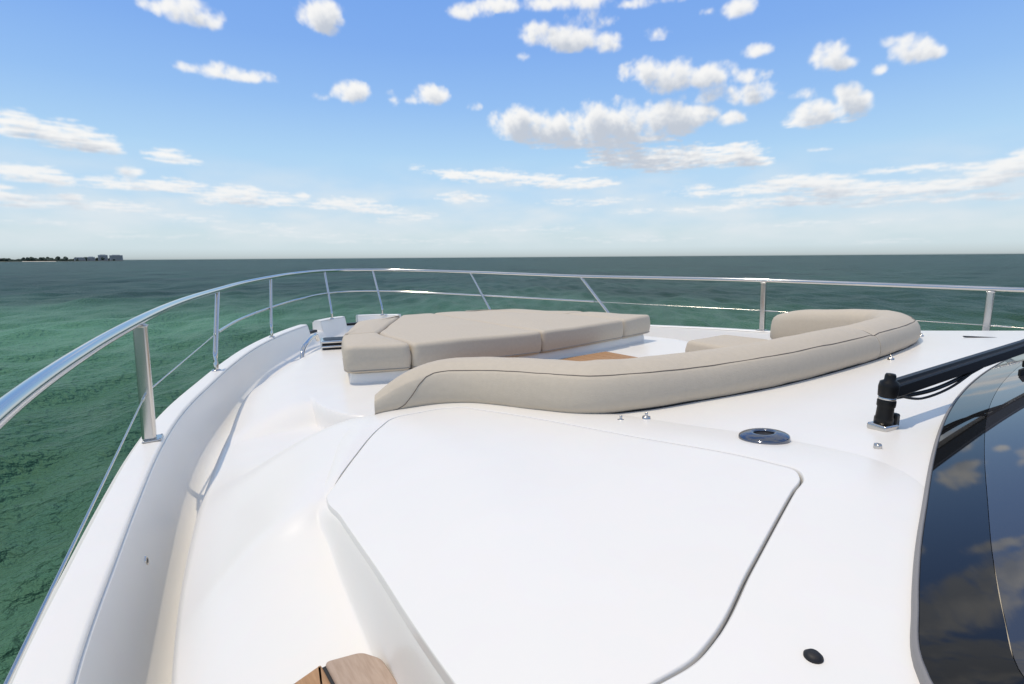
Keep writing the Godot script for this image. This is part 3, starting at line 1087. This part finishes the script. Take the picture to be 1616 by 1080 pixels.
func fittings() -> void:
	# drinks holder: chrome ring let into the deck
	var c := Vector2(-1.424, 0.638)
	var at := V(c.x, crown_top(c.x, c.y) + 0.013, c.y)
	var nrm := Vector3(0.0125 * 2.0 * c.x, 1.0, -0.09).normalized()
	var ring := part("drinks_holder", lathe([Vector2(0.062, -0.012), Vector2(0.062, 0.000), Vector2(0.060, 0.003), Vector2(0.054, 0.006), Vector2(0.044, 0.009), Vector2(0.034, 0.011), Vector2(0.028, 0.0115), Vector2(0.025, 0.010), Vector2(0.024, 0.006), Vector2(0.024, -0.005)], at, nrm, 48), M.dark_chrome, boat)
	part("cup", lathe([Vector2(0.0245, 0.004), Vector2(0.0, 0.0035)], at, nrm, 32), M.hole, ring)
	# snaps, bolts and drains on the deck
	for q in [[-2.142, 0.216, 0.0105, 0], [-1.499, 1.060, 0.007, 1], [-1.426, 1.017, 0.008, 1], [0.03, 0.79, 0.008, 1], [1.28, 1.0, 0.009, 1], [-1.328, 0.411, 0.009, 2]]:
		var p := V(q[0], crown_top(q[0], q[1]) + (0.012 if q[3] == 0 else 0.004), q[1])
		if q[3] == 0:
			part("drain", lathe([Vector2(0.0, 0.006), Vector2(q[2] * 0.6, 0.006), Vector2(q[2], 0.002), Vector2(q[2], -0.006)], p, Vector3.UP, 20), M.hole, boat)
		elif q[3] == 1:
			var b := part("snap_stud", lathe([Vector2(0.0, 0.018), Vector2(q[2] * 0.6, 0.017), Vector2(q[2] * 0.65, 0.012), Vector2(q[2] * 0.5, 0.007), Vector2(q[2] * 1.6, 0.004), Vector2(q[2] * 1.7, -0.003)], p, Vector3.UP, 18), M.brushed, boat)
			b.set_meta("label", "small steel stud")
		else:
			part("bolt", lathe([Vector2(0.0, 0.008), Vector2(q[2] * 0.9, 0.007), Vector2(q[2], 0.003), Vector2(q[2], -0.004)], p, Vector3.UP, 6), M.brushed, boat)
	# courtesy lights in the bulwark's inner face
	for q in [[1.85, -0.20], [3.15, -0.17], [5.35, -0.18]]:
		for s in [-1.0, 1.0]:
			var x := 0.0
			for e in cap_path():
				if e[0].x < 0.0 and e[0].y <= q[0]:
					x = e[0].x
			var at2 := V(s * -(x + 0.134), key(q[0], CAP_H) - 0.135, q[0])
			var b := part("courtesy_light", lathe([Vector2(0.0, 0.004), Vector2(0.006, 0.004), Vector2(0.010, 0.007), Vector2(0.014, 0.005), Vector2(0.015, 0.0), Vector2(0.015, -0.012)], at2, Vector3(-s * 0.95, 0.12, 0.2), 20), M.steel, boat)
			part("lens", lathe([Vector2(0.0, 0.0055), Vector2(0.0075, 0.0052), Vector2(0.008, 0.002)], at2, Vector3(-s * 0.95, 0.12, 0.2), 16), M.hole, b)
	# grab loop and chain locker lid on the foredeck, seen past the sunpad
	var loop := smooth_path([V(-1.44, -0.93, 4.86), V(-1.41, -0.85, 4.93), V(-1.30, -0.79, 5.12), V(-1.18, -0.775, 5.34), V(-1.12, -0.785, 5.44), V(-1.10, -0.84, 5.47)], 8)
	part("grab_loop", tube(loop, 0.02, 12), M.steel, boat)
	var ax := Vector3(0.96, 0, 0.28)
	var bz := Vector3(-0.28, 0, 0.96)
	var lk := part("windlass", block(V(-0.99, -0.83, 5.02), Vector3(0.20, 0.06, 0.12), ax, Vector3.UP, bz, 0.02), M.black, boat)
	for k in 3:
		part("drum_bar", block(V(-0.99, -0.875 + 0.045 * k, 5.02), Vector3(0.215, 0.012, 0.135), ax, Vector3.UP, bz, 0.008), M.steel, lk)
	# chock liners in the bulwark openings
	for g in [[-0.77, 6.95, 0.8], [-0.05, 7.42, 0.0], [0.77, 6.95, -0.8]]:
		var f := Vector3(cos(g[2]), 0, -sin(g[2]))
		var t := f.cross(Vector3.UP)
		part("chock", block(V(g[0], -0.94, g[1] - 0.04), Vector3(0.13, 0.016, 0.05), f, Vector3.UP, t, 0.012), M.black, boat)
	# dark slot of the starboard side vent
	part("vent_slot", block(V(1.30, crown_top(1.30, 0.72) + 0.002, 0.70), Vector3(0.10, 0.003, 0.014), Vector3(0.45, 0, 0.9), Vector3.UP, Vector3(-0.9, 0, 0.45), 0.002), M.hole, boat)
	# teak tread let into the port shoulder
	var tr := [Vector2(-2.622, 0.788), Vector2(-2.536, 0.812), Vector2(-2.536, 0.40), Vector2(-2.66, 0.40)]
	var tr2 := [Vector2(-2.531, 0.813), Vector2(-2.472, 0.796), Vector2(-2.450, 0.760), Vector2(-2.455, 0.40), Vector2(-2.531, 0.40)]
	part("tread_plank", pad(rounded(tr, 0.005), -0.80, -0.670, 0.006, 0.0), M.teak, boat)
	part("tread_plank", pad(rounded(tr2, 0.012), -0.80, -0.669, 0.006, 0.0), M.teak_shaded, boat)  # inner plank, its shade put into the greyer colour
	part("tread_caulking", pad(rounded([Vector2(-2.537, 0.806), Vector2(-2.530, 0.806), Vector2(-2.530, 0.40), Vector2(-2.537, 0.40)], 0.001), -0.80, -0.674, 0.001, 0.0), M.rubber, boat)
	# teak sole in the seating well
	for k in 17:
		var x := -0.95 + k * 0.1
		part("sole_plank", block(V(x + 0.05, -0.852, 2.48), Vector3(0.047, 0.005, 0.68), Vector3.RIGHT, Vector3.UP, Vector3.BACK, 0.002), M.teak, boat)

# ------------------------------------------------------------------ upholstery
func cushions() -> void:
	# white plinth of the sunpad belongs to the yacht
	var base := rounded([Vector2(-1.52, 3.45), Vector2(-1.08, 3.30), Vector2(0, 3.205), Vector2(1.08, 3.30), Vector2(1.585, 3.36), Vector2(0.88, 4.75), Vector2(0.3, 4.98), Vector2(-0.3, 4.98), Vector2(-0.88, 4.75)], 0.10)
	part("sunpad_plinth", pad(base, -0.90, -0.783, 0.012, 0.0), M.gel, boat)
	var z_mid := 4.02
	var pads := [
		["beige corner sunpad cushion beside the chrome grab loop", [Vector2(-1.55, 3.43), Vector2(-1.122, 3.265), Vector2(-1.10, 3.80), Vector2(-1.055, z_mid), Vector2(-1.36, z_mid - 0.02)], 0.07],
		["wide beige sunpad cushion between the corner pad by the grab loop and the middle seam", [Vector2(-1.112, 3.262), Vector2(-0.004, 3.165), Vector2(-0.004, 5.02), Vector2(-0.36, 5.02), Vector2(-1.045, 4.02), Vector2(-1.09, 3.80)], 0.05],
		["wide beige sunpad cushion between the middle seam and the corner pad by the footwell", [Vector2(0.004, 3.165), Vector2(1.112, 3.262), Vector2(1.09, 3.80), Vector2(1.045, 4.02), Vector2(0.36, 5.02), Vector2(0.004, 5.02)], 0.05],
		["beige corner sunpad cushion overhanging the teak footwell", [Vector2(1.122, 3.265), Vector2(1.62, 3.33), Vector2(1.38, z_mid - 0.02), Vector2(1.05, z_mid), Vector2(1.10, 3.80)], 0.07],
		["narrow beige sunpad cushion slanting toward the bow behind the grab loop", [Vector2(-1.355, z_mid - 0.01), Vector2(-1.055, z_mid + 0.01), Vector2(-0.375, 5.01), Vector2(-0.93, 4.80)], 0.05],
		["narrow beige sunpad cushion slanting toward the bow beside the far guard rail", [Vector2(1.355, z_mid - 0.01), Vector2(1.055, z_mid + 0.01), Vector2(0.375, 5.01), Vector2(0.93, 4.80)], 0.05],
	]
	for q in pads:
		var c := Vector2.ZERO
		for p in q[1]:
			c += p
		c /= q[1].size()
		var o := thing("sunpad_cushion", q[0], "cushion", V(c.x, -0.78, c.y), "sunpad cushions")
		var outline := rounded(q[1], q[2])
		var body := part("cover", pad(outline, -0.78, -0.592, 0.036, 0.012, 0.012), M.fabric, o, -o.position)
		var loop := PackedVector3Array()
		for p in inset(outline, -0.001):
			loop.append(V(p.x, -0.762, p.y))
		loop.append(loop[0])
		part("piping", tube(loop, 0.004, 6), M.piping, body)
	# U-shaped seat
	var seats := [
		["beige seat cushion at the footwell's open end beside the far backrest", [Vector2(1.02, 2.55), Vector2(1.02, 1.56), Vector2(1.38, 1.50), Vector2(1.42, 1.75), Vector2(1.66, 2.10), Vector2(1.66, 2.55)]],
		["beige seat cushion behind the near backrest end", [Vector2(-1.02, 2.42), Vector2(-1.02, 1.56), Vector2(-1.44, 1.50), Vector2(-1.45, 1.80), Vector2(-1.42, 2.42)]],
		["beige bench seat cushion across the footwell behind the backrest", [Vector2(-1.0, 1.55), Vector2(-1.18, 1.32), Vector2(-0.6, 1.18), Vector2(0.6, 1.18), Vector2(1.18, 1.32), Vector2(1.0, 1.55)]],
	]
	for q in seats:
		var c := Vector2.ZERO
		for p in q[1]:
			c += p
		c /= q[1].size()
		var o := thing("seat_cushion", q[0], "cushion", V(c.x, -0.86, c.y), "seat cushions of the footwell")
		part("cover", pad(rounded(q[1], 0.09), -0.855, -0.70, 0.05, 0.015, 0.01), M.fabric, o, -o.position)
	backrest(-1.0, "long curved beige backrest cushion along the white hatch")
	backrest(1.0, "curved beige backrest cushion standing beside the far guard rail")

func backrest(s: float, label: String) -> void:
	var plan := [Vector2(-1.955, 1.952), Vector2(-1.85, 1.90), Vector2(-1.73, 1.83), Vector2(-1.645, 1.72), Vector2(-1.60, 1.58), Vector2(-1.565, 1.40), Vector2(-1.505, 1.225), Vector2(-1.364, 1.112), Vector2(-1.132, 1.02), Vector2(-0.867, 0.935), Vector2(-0.458, 0.872), Vector2(-0.2, 0.855), Vector2(-0.003, 0.85)]
	var pts := []
	for q in plan:
		var z: float = q.y + (0.16 * smoothstep(1.45, 1.75, -q.x) if s > 0.0 else 0.0)
		if s > 0.0:
			q.x *= 1.035
		pts.append(Vector3(q.x, deck_top(maxf(q.x, -1.95), minf(z, 1.93)) if q.x < -1.45 else crown_top(q.x, z), z))
	var path := even(smooth_path(pts, 8), 0.03)
	var n := path.size()
	# (outward, height, seam?) of the section
	var prof := [Vector2(-0.012, 0.004), Vector2(0.006, 0.003), Vector2(0.016, 0.012), Vector2(0.023, 0.03), Vector2(0.025, 0.06), Vector2(0.019, 0.10), Vector2(0.006, 0.128), Vector2(-0.004, 0.137), Vector2(-0.010, 0.139), Vector2(-0.024, 0.149), Vector2(-0.05, 0.163), Vector2(-0.085, 0.171), Vector2(-0.125, 0.169), Vector2(-0.160, 0.155), Vector2(-0.185, 0.128), Vector2(-0.198, 0.09), Vector2(-0.205, 0.02), Vector2(-0.206, -0.10), Vector2(-0.17, -0.12), Vector2(-0.06, -0.02)]
	var rows := []
	var seam := PackedVector3Array()
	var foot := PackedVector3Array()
	for i in n:
		var t := (path[mini(i + 1, n - 1)] - path[maxi(i - 1, 0)]).normalized()
		var out := Vector2(t.z, -t.x)      # away from the seat
		var along := float(i) / (n - 1)
		var hs := lerpf(0.50 if s < 0.0 else 0.18, 1.03, sin(PI / 2 * clampf(along / (0.12 if s < 0.0 else 0.20), 0.0, 1.0))) * lerpf(1.0, 0.83, smoothstep(0.25, 0.6, along))
		var ds := lerpf(0.62, 1.06, smoothstep(0.0, 0.15, along))
		var p := path[i]
		if i <= 3:
			var e := (4 - i) / 4.0      # rounded end
			hs *= 1.0 - 0.22 * e * e
			ds *= 1.0 - 0.22 * e * e
		if i >= n - 2:
			hs *= 1.0 - 0.03 * (i - n + 3)
		var row := PackedVector3Array()
		for k in prof.size():
			var q: Vector2 = prof[k]
			var h := q.y * hs
			var d := q.x * ds
			var wv := 0.004 * wobble.get_noise_2d(along * 900.0 * s, k * 14.0)
			row.append(V((p.x + out.x * d) * -s, p.y + h + wv, p.z + out.y * d))
		rows.append(row)
		if i >= 2:
			var low := clampf(6.5 - (i - 2) * 1.1, 0.0, 6.0)       # the seam runs down to the foot at the end panel
			var lk := 7.5 - low
			seam.append(row[int(lk)].lerp(row[int(lk) + 1], lk - int(lk)) + Vector3(0.0, 0.0008, 0.0012))
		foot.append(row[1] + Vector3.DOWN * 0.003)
	var mid := path[n / 2]
	var o := thing("backrest_cushion", label, "cushion", V(-s * mid.x, mid.y, mid.z), "backrest cushions")
	var body := part("cover", grid(rows, true, Vector3.ZERO, true), M.fabric, o, -o.position)
	part("seam", tube(seam, 0.0021, 6), M.seam, body)
	part("contact_shade", tube(foot, 0.007, 6), M.rubber, body)  # black strip added as the dark contact shadow under the backrest
